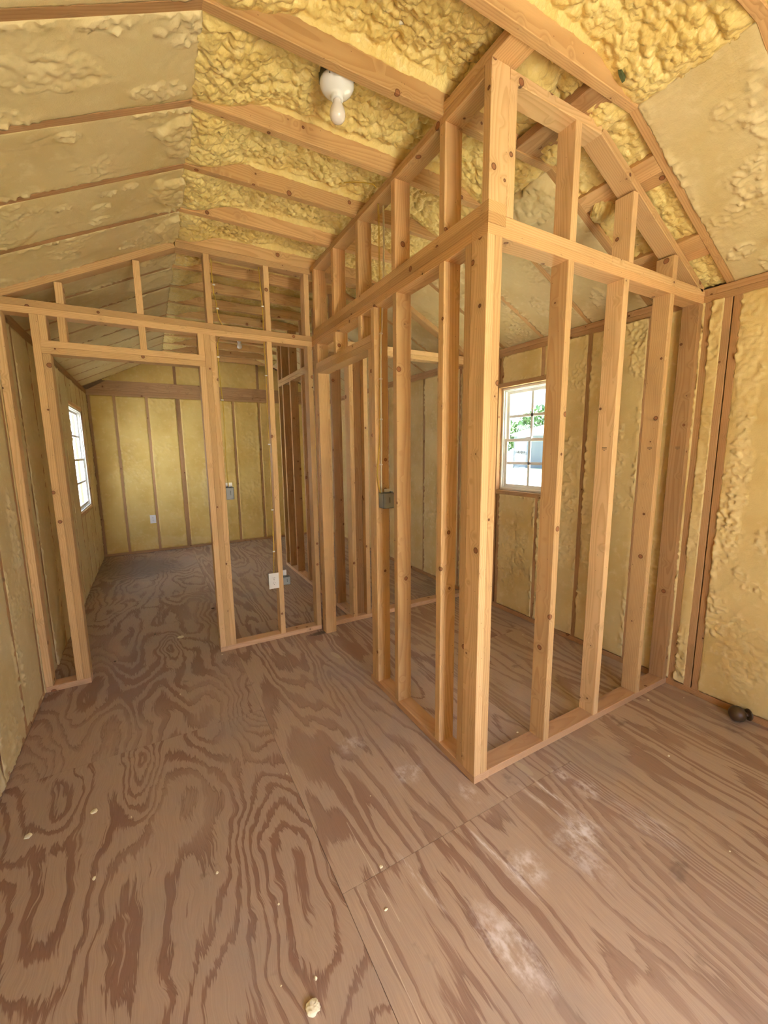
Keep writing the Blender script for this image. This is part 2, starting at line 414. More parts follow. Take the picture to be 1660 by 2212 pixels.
def lathe(name, prof, mat, parent=None, seg=40, loc=(0, 0, 0)):
    """profile of (radius, z) about the vertical axis"""
    bm = bmesh.new(); rows = []
    for r, z in prof:
        if r < 1e-5: rows.append([bm.verts.new((0, 0, z))])
        else: rows.append([bm.verts.new((r * math.cos(2 * math.pi * k / seg), r * math.sin(2 * math.pi * k / seg), z)) for k in range(seg)])
    for a, b_ in zip(rows, rows[1:]):
        for k in range(seg):
            k2 = (k + 1) % seg
            f = [a[k % len(a)], a[k2 % len(a)], b_[k2 % len(b_)], b_[k % len(b_)]]
            f = [v for i, v in enumerate(f) if v not in f[:i]]
            if len(f) > 2: bm.faces.new(f)
    bmesh.ops.recalc_face_normals(bm, faces=bm.faces)
    return mesh_obj(name, bm, mat, parent, smooth=True, loc=loc)

# ------------------------------------------------------------------ noise fields for the foam relief
def _h(ix, iy, s):
    n = (ix.astype(np.int64) * 374761393 + iy.astype(np.int64) * 668265263 + s * 974711) & 0xffffffff
    n = ((n ^ (n >> 13)) * 1274126177) & 0xffffffff
    return ((n ^ (n >> 16)) & 0xffffff) / float(0xffffff)
def vn(x, y, s=0):
    ix = np.floor(x); iy = np.floor(y); fx = x - ix; fy = y - iy
    fx = fx * fx * (3 - 2 * fx); fy = fy * fy * (3 - 2 * fy)
    a = _h(ix, iy, s); b = _h(ix + 1, iy, s); c = _h(ix, iy + 1, s); d = _h(ix + 1, iy + 1, s)
    return (a * (1 - fx) + b * fx) * (1 - fy) + (c * (1 - fx) + d * fx) * fy
def fbm(x, y, s=0, o=3):
    t = 0; a = .5; w = 0
    for k in range(o): t = t + a * vn(x * 2 ** k, y * 2 ** k, s + k * 7); w += a; a *= .5
    return t / w
def worley(x, y, s=0):
    ix = np.floor(x); iy = np.floor(y); best = np.full(np.shape(x), 9.0)
    for dx in (-1, 0, 1):
        for dy in (-1, 0, 1):
            cx = ix + dx; cy = iy + dy
            px = cx + _h(cx, cy, s); py = cy + _h(cx, cy, s + 51)
            best = np.minimum(best, (x - px) ** 2 + (y - py) ** 2)
    return np.sqrt(best)
def dome(x, y, s): return np.clip(1 - worley(x, y, s) ** 2 * 1.1, 0, 1) ** 1.0
def lumps(u, v, s=0, sc=1.0):
    wu = u + .010 * (fbm(u * 14, v * 14, s) - .5) * 2; wv = v + .010 * (fbm(u * 14, v * 14, s + 5) - .5) * 2
    a = dome(wu / (.100 * sc), wv / (.095 * sc), s); b = dome(wu / (.046 * sc), wv / (.038 * sc), s + 3)
    c = dome(wu / (.024 * sc), wv / (.021 * sc), s + 9)
    return .42 * a + .40 * b + .18 * c
def sst(x, a, b):
    t = np.clip((x - a) / (b - a), 0, 1); return t * t * (3 - 2 * t)

def foam(parent, fn, nrm, u0, u1, v0, v1, res, hfn, mat, depth=.085, flip=False, clip=None):
    nu = max(4, int(round((u1 - u0) / res)) + 1); nv = max(4, int(round((v1 - v0) / res)) + 1)
    U, V = np.meshgrid(np.linspace(u0, u1, nu), np.linspace(v0, v1, nv), indexing='ij')
    H, RG = hfn(U, V)
    X, Y, Z = fn(U, V)
    P = np.stack([X + nrm[0] * H, Y + nrm[1] * H, Z + nrm[2] * H], -1).reshape(-1, 3)
    idx = np.arange(nu * nv).reshape(nu, nv)
    if clip is not None: ok = clip(U, V)
    q = np.stack([idx[:-1, :-1], idx[1:, :-1], idx[1:, 1:], idx[:-1, 1:]], -1)
    if clip is not None: q = q[ok[:-1, :-1] & ok[1:, 1:] & ok[1:, :-1] & ok[:-1, 1:]]
    q = q.reshape(-1, 4)
    if flip: q = q[:, ::-1]
    ring = np.concatenate([idx[:, 0], idx[-1, 1:], idx[-2::-1, -1], idx[0, -2:0:-1]])
    if clip is None:
        back = P[ring] - np.array(nrm) * depth
        b0 = len(P); P = np.concatenate([P, back]); n = len(ring)
        s = np.stack([ring, np.roll(ring, -1), b0 + np.roll(np.arange(n), -1), b0 + np.arange(n)], -1)
        if not flip: s = s[:, ::-1]
        q = np.concatenate([q, s]); RG = np.concatenate([RG.reshape(-1), np.zeros(n)])
    me = bpy.data.meshes.new('foam_panel')
    me.vertices.add(len(P)); me.vertices.foreach_set('co', P.astype(np.float32).ravel())
    me.loops.add(q.size); me.loops.foreach_set('vertex_index', q.astype(np.int32).ravel())
    me.polygons.add(len(q)); me.polygons.foreach_set('loop_start', (np.arange(len(q)) * 4).astype(np.int32))
    me.polygons.foreach_set('use_smooth', np.ones(len(q), dtype=bool))
    me.update(calc_edges=True)
    at = me.attributes.new('rough', 'FLOAT', 'POINT'); at.data.foreach_set('value', np.clip(RG.reshape(-1), 0, 1).astype(np.float32))
    me.materials.append(mat)
    return link(bpy.data.objects.new('foam_panel', me), parent)

def shaved(seed, patches=(), base=.001, edge=None, rough=1.0):
    """knife-shaved foam: nearly flat, torn flecks, with hollows where the popcorn skin was left"""
    def f(U, V):
        h = base + .004 * (fbm(U * 5, V * 5, seed) - .5) + .0018 * (fbm(U * 34, V * 34, seed + 2) - .5)
        rg = np.zeros_like(U)
        fl = sst(fbm(U * 4.5, V * 4.5, seed + 11), .58, .70) * rough
        tear = np.clip(vn(U * 70, V * 70, seed + 4) - .45, 0, 1)
        scr = sst(vn(U * 9 + 3 * vn(U * 4, V * 4, seed), V * 9, seed + 21), .52, .60) * rough
        h = h + fl * tear * .014 - scr * .0016 * sst(fbm(U * 2, V * 2, seed + 31), .45, .6); rg = rg + fl * tear * 1.4
        if edge is not None:
            d = edge(U, V); m_ = (1 - sst(d, 0.0, .045)) * sst(fbm(U * 3, V * 3, seed + 8), .42, .62) * rough
            h = h + m_ * (np.clip(vn(U * 62, V * 48, seed + 6) - .3, 0, 1)) * .019 - (1 - sst(d, 0, .02)) * .002; rg = rg + m_ * .5
        for (cu, cv, ru, rv, kind) in patches:
            d = np.sqrt(((U - cu) / ru) ** 2 + ((V - cv) / rv) ** 2) + (fbm(U * 14, V * 14, seed + 3) - .5) * .9
            mk = 1 - sst(d, .78, 1.0)
            if kind == 'pit': h = h * (1 - mk) + mk * (-.012 + .020 * lumps(U, V, seed, .62)); rg = rg + mk * .15
            elif kind == 'torn': h = h + mk * .030 * np.clip(fbm(U * 48, V * 55, seed + 9) - .42, 0, 1); rg = rg + mk * .9
            else: h = h * (1 - mk) + mk * (.004 + .024 * lumps(U, V, seed, .8))
        return h, rg
    return f

# ------------------------------------------------------------------ room dimensions (metres)
XL, XR, YB, YF = -.70, 2.765, 7.05, -1.35
T, Wd = .038, .089
HP = 2.287                      # underside of the top plates
KX0, KX1, KZ = .25, 1.81, 2.84  # flat ceiling break lines
SL = .488                       # rafter slope
def zroof(x): return KZ - SL * max(0, KX0 - x, x - KX1)
RAFT = [1.11 + .4064 * k for k in range(-6, 15)]      # front faces of the rafters

# floor -----------------------------------------------------------------
floor = boxes('floor', [(XL - .09, XR + .09, YF - .09, YB + .09, -.30, -.019)], M_osb)
tag(floor, kind='structure')
def sheet(x0, x1, y0, y1, mat):
    g = .0006
    bm = bmesh.new(); bm_box(bm, x0 + g, x1 - g, y0 + g, y1 - g, -.018, 0.0, bev=.0008)
    mesh_obj('plywood_sheet', bm, mat, floor)
for a, b in ((-1.35, -.16), (-.16, 2.28), (2.28, 4.72), (4.72, YB)): sheet(XL - .09, .447, a, b, M_plyL)
for a, b in ((-1.35, 1.112), (1.112, 3.55), (3.55, 5.99), (5.99, YB)): sheet(.447, 1.652, a, b, M_plyM)
for a, b in ((-1.35, -.16), (-.16, 2.28), (2.28, 4.72), (4.72, YB)): sheet(1.652, XR + .09, a, b, M_plyR)

# outer shells ----------------------------------------------------------
wy0, wy1, wz0, wz1 = 5.42, 6.37, .85, 2.01      # left window opening
ry0, ry1, rz0, rz1 = 2.18, 2.79, 1.125, 2.034   # right window opening
TOP = 2.46
wall_left = tag(boxes('wall_left', [(XL - .105, XL - .09, YF - .1, wy0, -.02, TOP), (XL - .105, XL - .09, wy1, YB + .1, -.02, TOP),
     (XL - .105, XL - .09, wy0, wy1, -.02, wz0), (XL - .105, XL - .09, wy0, wy1, wz1, TOP)], M_osb), kind='structure')
wall_right = tag(boxes('wall_right', [(XR + .09, XR + .105, YF - .1, ry0, -.02, TOP), (XR + .09, XR + .105, ry1, YB + .1, -.02, TOP),
     (XR + .09, XR + .105, ry0, ry1, -.02, rz0), (XR + .09, XR + .105, ry0, ry1, rz1, TOP)], M_osb), kind='structure')
def gable(name, y0, y1, hole=None):
    bm = bmesh.new()
    pts = [(XL - .1, 0), (XR + .1, 0), (XR + .1, TOP), (KX1, KZ + .09), (1.03, 3.24), (KX0, KZ + .09), (XL - .1, TOP)]
    if hole:
        x0, x1, z1 = hole
        segs = [[(XL - .1, 0), (x0, 0), (x0, z1), (x0, 2.5), (XL - .1, TOP)], [(x1, 0), (XR + .1, 0), (XR + .1, TOP), (x1, 2.5)],
                [(x0, z1), (x1, z1), (x1, 2.5), (x0, 2.5)], [(XL - .1, TOP), (x0, 2.5), (x1, 2.5), (XR + .1, TOP), (KX1, KZ + .09), (1.03, 3.24), (KX0, KZ + .09)]]
    else: segs = [pts]
    for s in segs:
        a = [bm.verts.new((x, y0, z - .02 if z == 0 else z)) for x, z in s]; b = [bm.verts.new((x, y1, z - .02 if z == 0 else z)) for x, z in s]
        bm.faces.new(a); bm.faces.new(b[::-1])
        for i in range(len(s)): bm.faces.new((a[i], b[i], b[(i + 1) % len(s)], a[(i + 1) % len(s)]))
    bmesh.ops.recalc_face_normals(bm, faces=bm.faces)
    return tag(mesh_obj(name, bm, M_osb), kind='structure')
wall_back = gable('wall_back', YB + .09, YB + .105)
DX0, DX1, DZ = .36, 1.30, 2.04
wall_front = gable('wall_front', YF - .105, YF - .09, (DX0, DX1, DZ))
# roof deck; unseen right eave lengthened to keep sun out of the right window
bm = bmesh.new()
prof = [(XL - .20, KZ + .10 - SL * (KX0 - (XL - .20))), (1.03, KZ + .10 + SL * .78), (XR + .68, KZ + .10 - SL * (XR + .68 - KX1))]
a = [bm.verts.new((x, YF - .25, z)) for x, z in prof] + [bm.verts.new((x, YF - .25, z + .03)) for x, z in prof[::-1]]
b = [bm.verts.new((v.co.x, YB + .25, v.co.z)) for v in a]
bm.faces.new(a); bm.faces.new(b[::-1])
for i in range(6): bm.faces.new((a[i], b[i], b[(i + 1) % 6], a[(i + 1) % 6]))
bmesh.ops.recalc_face_normals(bm, faces=bm.faces)
ceiling = tag(mesh_obj('ceiling', bm, M_osb), kind='structure')

# ------------------------------------------------------------------ side wall framing
CH = -.0015                                       # stud faces sit just behind the foam skin
def wall_studs(parent, xin, sgn, ys, extra):
    x0, x1 = sorted((xin, xin + sgn * Wd))
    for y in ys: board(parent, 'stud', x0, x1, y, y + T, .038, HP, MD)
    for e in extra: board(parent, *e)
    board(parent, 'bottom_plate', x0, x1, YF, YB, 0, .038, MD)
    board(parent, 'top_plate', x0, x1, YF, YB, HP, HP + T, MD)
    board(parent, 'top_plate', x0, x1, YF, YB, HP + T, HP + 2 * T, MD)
lys = [-.97, -.56, -.16, .25, .65, 1.06, 1.46, 1.87, 2.27, 2.675, 3.08, 3.30, 3.48, 3.88, 4.28, 4.70, 4.99, 5.382, 6.37, 6.62, 7.0]
wall_studs(wall_left, XL, -1, lys, [
    ('stud', XL - Wd, XL, 5.65, 5.688, .038, wz0 - T, MD), ('stud', XL - Wd, XL, 6.05, 6.088, .038, wz0 - T, MD),
    ('stud', XL - Wd, XL, 5.65, 5.688, wz1 + T, HP, MD), ('stud', XL - Wd, XL, 6.05, 6.088, wz1 + T, HP, MD),
    ('window_sill', XL - Wd, XL, wy0, wy1, wz0 - T, wz0, MW), ('window_header', XL - Wd, XL, wy0, wy1, wz1, wz1 + T, MW)])
rys = [-.97, -.56, -.16, .25, .65, 1.062, 1.106, 1.195, 1.495, 1.90, 2.142, 2.79, 3.10, 3.30, 3.53, 3.935, 4.34, 4.75, 5.15, 5.56, 5.97, 6.38, 6.78, 7.0]
wall_studs(wall_right, XR, 1, rys, [
    ('stud', XR, XR + Wd, 2.30, 2.338, .038, rz0 - T, MD), ('stud', XR, XR + Wd, 2.735, 2.773, .038, rz0 - T, MD),
    ('stud', XR, XR + Wd, 2.30, 2.338, rz1 + T, HP, MD), ('stud', XR, XR + Wd, 2.735, 2.773, rz1 + T, HP, MD),
    ('window_sill', XR, XR + Wd, ry0, ry1, rz0 - T, rz0, MD), ('window_header', XR, XR + Wd, ry0, ry1, rz1, rz1 + T, MD)])

def side_foam(parent, xin, sgn, ys, win, res, patches, zb, mat=None):
    mat = mat or MF
    """one foam panel per stud bay; bays beside the window are split above and below it"""
    nrm = (-sgn, 0, 0)
    fn = lambda U, V: (np.full_like(U, xin), U, V)
    edges = sorted(ys)
    k = 0
    for a, b in zip(edges, edges[1:]):
        a1, b0 = a + T - .003, b + .003
        if b0 - a1 < .03: continue
        k += 1
        r = res if b < 3.3 else res * 2
        panels = [(a1, b0, zb, HP + .003)]
        if a1 < (win[0] + win[1]) / 2 < b0:
            cs = [a1 - T + .003] + list(win[4]) + [b0 - .003]; panels = []
            for c0, c1 in zip(cs, cs[1:]):
                if c1 - c0 - T < .025: continue
                panels += [(c0 + T - .003, c1 + .003, zb, win[2] - T + .003), (c0 + T - .003, c1 + .003, win[3] + T - .003, HP + .003)]
        for q, (pa1, pb0, z0, z1) in enumerate(panels):
            ed = lambda U, V, a1=pa1, b0=pb0, z0=z0, z1=z1: np.minimum(np.minimum(U - a1, b0 - U), np.minimum(V - z0, z1 - V) + .01)
            pt = [p for p in patches if pa1 - .1 < p[0] < pb0 + .1]
            foam(parent, fn, nrm, pa1, pb0, z0, z1, r, shaved(40 + k * 13 + q + (7 if sgn > 0 else 0), pt, .0016, ed, 1.5 if sgn > 0 else 1.1), mat, flip=(sgn < 0))
side_foam(wall_left, XL, -1, lys, (wy0, wy1, wz0, wz1, (5.65, 6.05)), .008,
          [(2.95, 1.05, .08, .30, 'torn'), (2.90, .85, .07, .30, 'pit'), (2.48, 1.10, .10, .20, 'torn'), (2.98, 1.9, .03, .3, 'torn'), (2.76, .35, .03, .12, 'torn')], .012)
side_foam(wall_right, XR, 1, rys, (ry0, ry1, rz0, rz1, (2.30, 2.735)), .007,
          [(1.00, 1.9, .06, .35, 'pit'), (.99, 1.3, .05, .40, 'torn'), (.85, .35, .16, .22, 'pit'), (.78, 1.0, .12, .12, 'torn'), (1.167, 1.5, .04, .9, 'pit'),
           (1.73, 1.35, .12, .35, 'torn'), (1.85, .9, .06, .35, 'pit'), (1.35, .55, .14, .35, 'pit'), (2.05, 1.0, .10, .5, 'torn'), (2.55, .6, .18, .35, 'pit'), (.45, 1.5, .2, .5, 'torn')], .045, MG)

# back gable wall
bxs = [XL, -.403, -.003, .392, .418, .80, 1.196, 1.60, 2.00, 2.41, XR - T]
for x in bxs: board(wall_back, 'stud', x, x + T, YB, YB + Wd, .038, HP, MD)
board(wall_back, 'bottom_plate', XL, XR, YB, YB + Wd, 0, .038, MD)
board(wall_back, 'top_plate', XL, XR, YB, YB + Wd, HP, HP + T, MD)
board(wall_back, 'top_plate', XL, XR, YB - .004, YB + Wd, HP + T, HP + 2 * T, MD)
bm = bmesh.new()      # wide tie across the gable, ends cut to the roof pitch
zt = HP + 2 * T
pp = [(XL + .02, zt), (XR - .02, zt), (XR - .25, zt + .135), (XL + .25, zt + .135)]
va = [bm.verts.new((x, YB - .012, z)) for x, z in pp]; vb = [bm.verts.new((x, YB + .026, z)) for x, z in pp]
bm.faces.new(va); bm.faces.new(vb[::-1])
for i in range(4): bm.faces.new((va[i], vb[i], vb[(i + 1) % 4], va[(i + 1) % 4]))
bmesh.ops.recalc_face_normals(bm, faces=bm.faces)
mesh_obj('gable_tie', bm, MD, wall_back)
for x in (.39, 1.60): board(wall_back, 'stud', x, x + T, YB, YB + Wd, zt + .135, 2.86, MD)
fnb = lambda U, V: (U, np.full_like(U, YB), V)
for i, (a, b_) in enumerate(zip(bxs, bxs[1:])):
    a1, b0 = a + T - .003, b_ + .003
    if b0 - a1 < .03: continue
    pt = [(.15, .15, .25, .10, 'torn'), (.75, .9, .10, .35, 'torn'), (.52, .10, .3, .07, 'torn'), (1.0, .6, .08, .6, 'torn'), (.45, 1.0, .05, .35, 'torn')]
    foam(wall_back, fnb, (0, -1, 0), a1, b0, .035, HP + .003, .018, shaved(300 + i * 9, pt, .002, lambda U, V, a1=a1, b0=b0: np.minimum(U - a1, b0 - U), 1.4), MB, flip=True)
gs = [XL + .2, .39, 1.60, XR - .2]
for i, (a, b_) in enumerate(zip(gs, gs[1:])):
    a1, b0 = a + (T if i else 0), b_
    clipf = lambda U, V: V <= KZ + .06 - SL * np.maximum(0, np.maximum(KX0 - U, U - KX1))
    foam(wall_back, fnb, (0, -1, 0), a1, b0, zt + .132, 2.96, .02, shaved(420 + i, [(.6, 2.7, .6, .2, 'pit'), (1.1, 2.6, .4, .2, 'pit')], .004), MB, flip=True, clip=clipf)

# front end wall behind the camera: open doorway, unseen, added as the source of the daylight
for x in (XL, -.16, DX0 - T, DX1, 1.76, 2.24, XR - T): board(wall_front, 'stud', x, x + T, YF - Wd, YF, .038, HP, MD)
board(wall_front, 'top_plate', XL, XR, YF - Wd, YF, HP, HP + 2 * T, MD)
board(wall_front, 'door_header', DX0 - T, DX1 + T, YF - Wd, YF, DZ, DZ + Wd, MW)
for x0, x1 in ((XL, DX0), (DX1, XR)): board(wall_front, 'bottom_plate', x0, x1, YF - Wd, YF, 0, .038, MD)
fnf = lambda U, V: (U, np.full_like(U, YF), V)
for a, b_ in ((XL + T, -.16), (-.16 + T, DX0 - T), (DX1 + T, 1.76), (1.76 + T, 2.24), (2.24 + T, XR - T)):
    foam(wall_front, fnf, (0, 1, 0), a, b_, .035, HP, .03, shaved(511, (), .001), MF)
foam(wall_front, fnf, (0, 1, 0), XL + .25, XR - .25, HP + 2 * T, 2.96, .04, shaved(512, (), .001), MF,
     clip=lambda U, V: V <= KZ + .05 - SL * np.maximum(0, np.maximum(KX0 - U, U - KX1)))

# ------------------------------------------------------------------ roof framing and foam
rn = np.array((-SL, 0, 1.0)); rn /= np.linalg.norm(rn)          # left slope normal (up)
def rafter(y, mat=MR):
    c = math.sqrt(1 + SL * SL); up = .0445
    # left, centre tie, right; underside on the ceiling planes
    nl = Vector((-SL, 0, 1)).normalized(); nr = Vector((SL, 0, 1)).normalized()
    yc = y + T / 2
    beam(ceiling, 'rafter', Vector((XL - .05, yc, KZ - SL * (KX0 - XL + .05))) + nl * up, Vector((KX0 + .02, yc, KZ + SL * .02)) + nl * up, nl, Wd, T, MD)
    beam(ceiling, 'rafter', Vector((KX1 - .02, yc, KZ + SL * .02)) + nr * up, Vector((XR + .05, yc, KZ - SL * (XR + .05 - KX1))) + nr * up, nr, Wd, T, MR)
for y in RAFT:
    rafter(y)
    board(ceiling, 'collar_tie', KX0 - .01, KX1 + .01, y, y + T, KZ, KZ + Wd, MR)

cl = math.sqrt(1 + SL * SL)
nL = (SL / cl, 0, -1 / cl); nR = (-SL / cl, 0, -1 / cl)       # pointing into the room
LU = (KX0 - XL) * cl; RU = (XR - KX1) * cl
fL = lambda U, V: (XL + U / cl, V, KZ - SL * (KX0 - XL) + U * SL / cl)
fR = lambda U, V: (KX1 + U / cl, V, KZ - U * SL / cl)
lpat = [(.62, 1.72, .17, .085, 'pit'), (.48, 1.70, .13, .06, 'pit'), (1.00, 1.62, .10, .06, 'torn'), (.93, 1.86, .12, .05, 'torn'), (.78, 1.58, .08, .03, 'torn'),
        (.60, 2.02, .05, .03, 'torn'), (.30, 2.15, .07, .05, 'pit'), (1.06, 2.12, .13, .16, 'lump'), (.50, 2.48, .045, .03, 'torn'), (.66, 2.55, .05, .04, 'torn'),
        (.70, 2.44, .05, .03, 'torn'), (.80, 2.42, .05, .03, 'torn'), (.64, 2.66, .07, .025, 'torn'), (1.05, 2.55, .14, .16, 'lump'), (1.05, 2.95, .12, .16, 'lump'),
        (.75, 3.05, .06, .03, 'torn'), (1.03, 3.35, .2, .15, 'lump'), (1.0, 3.75, .25, .15, 'lump'), (.9, 3.8, .1, .05, 'torn')]
rpat = [(.55, .85, .12, .13, 'torn'), (.35, .80, .09, .06, 'torn'), (.62, .98, .05, .05, 'torn'), (.90, 1.03, .05, .06, 'torn'), (1.02, .95, .1, .04, 'torn'),
        (.15, 1.3, .25, .2, 'pit'), (.55, 1.4, .3, .2, 'pit'), (.9, 1.35, .3, .2, 'pit'), (.1, 1.7, .12, .2, 'lump'), (.1, 2.1, .12, .2, 'lump'), (.1, 2.5, .12, .2, 'lump'),
        (.9, 1.75, .15, .08, 'torn'), (.8, 2.15, .12, .08, 'torn'), (.95, 2.5, .1, .12, 'torn'), (1.0, 2.9, .08, .1, 'torn'), (.3, 2.3, .1, .06, 'torn')]
def flat_h(seed, ya, yb):
    def f(U, V):
        # billowing foam: arches up between the ties, hangs in folds; h is measured down from z = KZ
        s = np.minimum(U - KX0, KX1 - U)
        rise = .010 + .088 * sst(s, .03, .36) + .015 * sst(s, .3, .7)
        e = np.clip(np.minimum(V - ya, yb - V), 0, None)
        rise = np.minimum(rise, .080 + 1.3 * e)
        L = lumps(U, V, 77, .80); big = fbm(U * 4.2, V * 4.2, 21, 2)
        ef = .28 + .72 * sst(e, 0, .055)
        h = -rise + .056 * (L - .45) * ef * (.6 + .4 * sst(s, 0, .1)) + .070 * (big - .5) * sst(s, .06, .3) * sst(e, 0, .07)
        h = np.maximum(h, -(.086 + 2.5 * e))
        h = h - (1 - sst(s, 0, .02)) * .002
        return h, (1 - sst(s, .0, .12)) * .6 * np.clip(vn(U * 60, V * 60, 4), 0, 1)
    return f
fF = lambda U, V: (U, V, np.full_like(U, KZ))
def rough_bay(U, V):          # over the closet's end wall the foam was left rough, behind the rafter faces
    L = lumps(U, V, 31, .9)
    return -.052 + .034 * L + .012 * (fbm(U * 6, V * 6, 8) - .5) + .010 * np.clip(vn(U * 75, V * 75, 6) - .4, 0, 1), .5 * np.clip(vn(U * 50, V * 50, 2), 0, 1)
BAYC = min(range(len(RAFT)), key=lambda k: abs(RAFT[k] - 1.11))
for i, (a, b_) in enumerate(zip(RAFT, RAFT[1:])):
    y0, y1 = a + T - .002, b_ + .002
    near = b_ > .4 and a < 3.2
    r = .006 if near else (.016 if a >= 3.2 else .03)
    ed = lambda U, V, y0=y0, y1=y1: np.minimum(V - y0, y1 - V)
    foam(ceiling, fL, nL, -.03, LU + .004, y0, y1, r, shaved(600 + i * 17, [p for p in lpat if y0 - .15 < p[1] < y1 + .15], .0012, ed), MF, flip=True)
    if i == BAYC: foam(ceiling, fR, nR, -.004, RU + .03, y0, y1, .005, rough_bay, ML, depth=.03, flip=True)
    else: foam(ceiling, fR, nR, -.004, RU + .03, y0, y1, r, shaved(900 + i * 17, [p for p in rpat if y0 - .15 < p[1] < y1 + .15], .0012, ed), MF, flip=True)
    rf = .0042 if near else (.016 if a >= 3.2 else .03)
    foam(ceiling, fF, (0, 0, -1), KX0 - .004, KX1 + .004, y0, y1, rf, flat_h(i, y0, y1), ML, depth=.05, flip=True)
# short blocks between the rafters that carry the closet's end wall
nr = Vector((SL, 0, 1)).normalized(); along = Vector((1, 0, -SL)).normalized()
for s0 in (-.245, .215, .705):
    for j, (w_, lift) in enumerate(((.089, .001), (.058, .007))):
        p = Vector((KX1, 0, KZ)) + along * (s0 + (.0445 if j == 0 else .089 + .030)) + nr * (lift + .019)
        if s0 < 0: p = Vector((KX1 + s0 + (.0445 if j == 0 else .119), 0, KZ + .019 + lift + .005))
        beam(ceiling, 'blocking', (p.x, 1.148, p.z), (p.x, 1.515, p.z), along if s0 > 0 else Vector((1, 0, 0)), w_, T, MD if s0 < 0 else MR)

# ------------------------------------------------------------------ closet end wall (faces the camera)
V0 = 1.24
fw = empty('stud_wall', (1.15, V0, 0))
tag(fw, 'bare stud wall closing the framed closet, facing the camera, right of its corner post', 'wall')
board(fw, 'bottom_plate', 1.239, XR, V0, V0 + Wd, 0, T, MP)
for x in (1.607, 2.013, 2.420): board(fw, 'stud', x, x + T, V0, V0 + Wd, T, HP)
board(fw, 'stud', XR - T - .002, XR - .002, V0, V0 + Wd, T, HP, MD)
board(fw, 'stud', 1.188, 1.226, V0, V0 + Wd, T, HP)
board(fw, 'top_plate', 1.15, XR, V0, V0 + Wd, HP, HP + T, MW)
board(fw, 'top_plate', 1.2395, 1.905, V0, V0 + Wd, HP + T, HP + 2 * T, MW)
board(fw, 'top_plate', 1.9065, XR, V0, V0 + Wd, HP + T, HP + 2 * T, MW)
H2 = HP + 2 * T
ztop = 2.811
fkx = 1.775
def zch(x): return ztop - SL * max(0, x - fkx)
board(fw, 'top_chord', 1.2395, fkx, V0, V0 + Wd, ztop, ztop + T, MW)
nn = Vector((SL, 0, 1)).normalized()
pa = Vector((fkx, V0 + Wd / 2, ztop)) + nn * .019; pb = Vector((2.74, V0 + Wd / 2, ztop - SL * (2.74 - fkx))) + nn * .019
beam(fw, 'top_chord', pa, pb, (0, 1, 0), Wd, T, MW)
board(fw, 'cripple_stud', 1.2395, 1.2775, V0, V0 + Wd, H2, ztop)
for x in (1.610, 2.035, 2.425): board(fw, 'cripple_stud', x, x + T, V0, V0 + Wd, H2, zch(x + T) - .001)
# faint grade marks stamped on three stud faces
for x, y in ((1.607, 1.275), (2.013, 1.272), (2.420, 1.268), (2.725, 1.272)):
    if x == 1.607: continue
    bm = bmesh.new()
    for k, (w_, h_) in enumerate(((.036, .0030), (.026, .0022), (.010, .0022))):
        n_ = max(2, int(w_ / .005)); zc = 1.497 - k * .0062
        for q in range(n_):
            if (q * 7 + k) % 6 == 0: continue
            yy = y + .012 - w_ / 2 + q * w_ / n_
            bm_box(bm, x - .0006, x - .0001, yy, yy + w_ / n_ * .8, zc, zc + h_)
    mesh_obj('grade_mark', bm, M_black, fw)

# ------------------------------------------------------------------ closet side wall with doorway
X0 = 1.15
sw = empty('stud_wall', (X0, 2.2, 0))
tag(sw, 'long bare stud wall running away from the camera, triple top plate and narrow doorway at its far end', 'wall')
board(sw, 'bottom_plate', X0, X0 + Wd, V0, 2.235, 0, T, MP)
board(sw, 'corner_post', X0, X0 + T - .0005, V0, V0 + Wd, T, HP, MW)
board(sw, 'corner_post', X0, X0 + Wd, V0 + Wd + .001, V0 + Wd + T, T, HP, MW)
for y in (1.500, 1.893): board(sw, 'stud', X0, X0 + Wd, y, y + T, T, HP, MW)
board(sw, 'stud', X0, X0 + Wd, 2.135, 2.173, T, HP, MW)
board(sw, 'stud', X0, X0 + Wd, 2.174, 2.212, T, 2.075, MW)
board(sw, 'stud', X0, X0 + Wd, 3.032, 3.070, 0, 2.075, MW)
board(sw, 'stud', X0, X0 + Wd, 3.071, 3.109, 0, HP, MW)
board(sw, 'door_header', X0, X0 + Wd, 2.174, 3.070, 2.075, 2.113, MW)
board(sw, 'door_header', X0, X0 + Wd, 2.174, 3.070, 2.1135, 2.1515, MW)
for y in (2.30, 2.68): board(sw, 'cripple_stud', X0, X0 + Wd, y, y + T, 2.152, HP, MW)
board(sw, 'cripple_stud', X0, X0 + Wd, 3.032, 3.070, 2.152, HP, MW)
board(sw, 'top_plate', X0, X0 + Wd, V0 + Wd + .001, 3.229, HP, HP + T, MR)
board(sw, 'top_plate', X0, X0 + Wd, V0, 3.229, HP + T, H2, MR)
board(sw, 'top_plate', X0, X0 + Wd, V0, 3.10, H2, H2 + T, MR)
H3 = H2 + T
for y in (1.502, 1.902, 2.318, 2.692, 3.055): board(sw, 'cripple_stud', X0, X0 + Wd, y, y + T, H3, ztop, MW)
board(sw, 'corner_post', X0, X0 + Wd, V0, V0 + T, H3, ztop + T, MW)
board(sw, 'top_chord', X0, X0 + Wd, V0 + T + .001, 3.139, ztop, ztop + T - .001, MR)
board(sw, 'top_chord', X0, X0 + Wd, 1.150, 1.518, ztop + T + .001, ztop + 2 * T, MR)
board(sw, 'top_chord', X0 + Wd + .002, X0 + Wd + .028, 1.150, 1.518, ztop + T + .004, ztop + 2 * T + .01, MR)

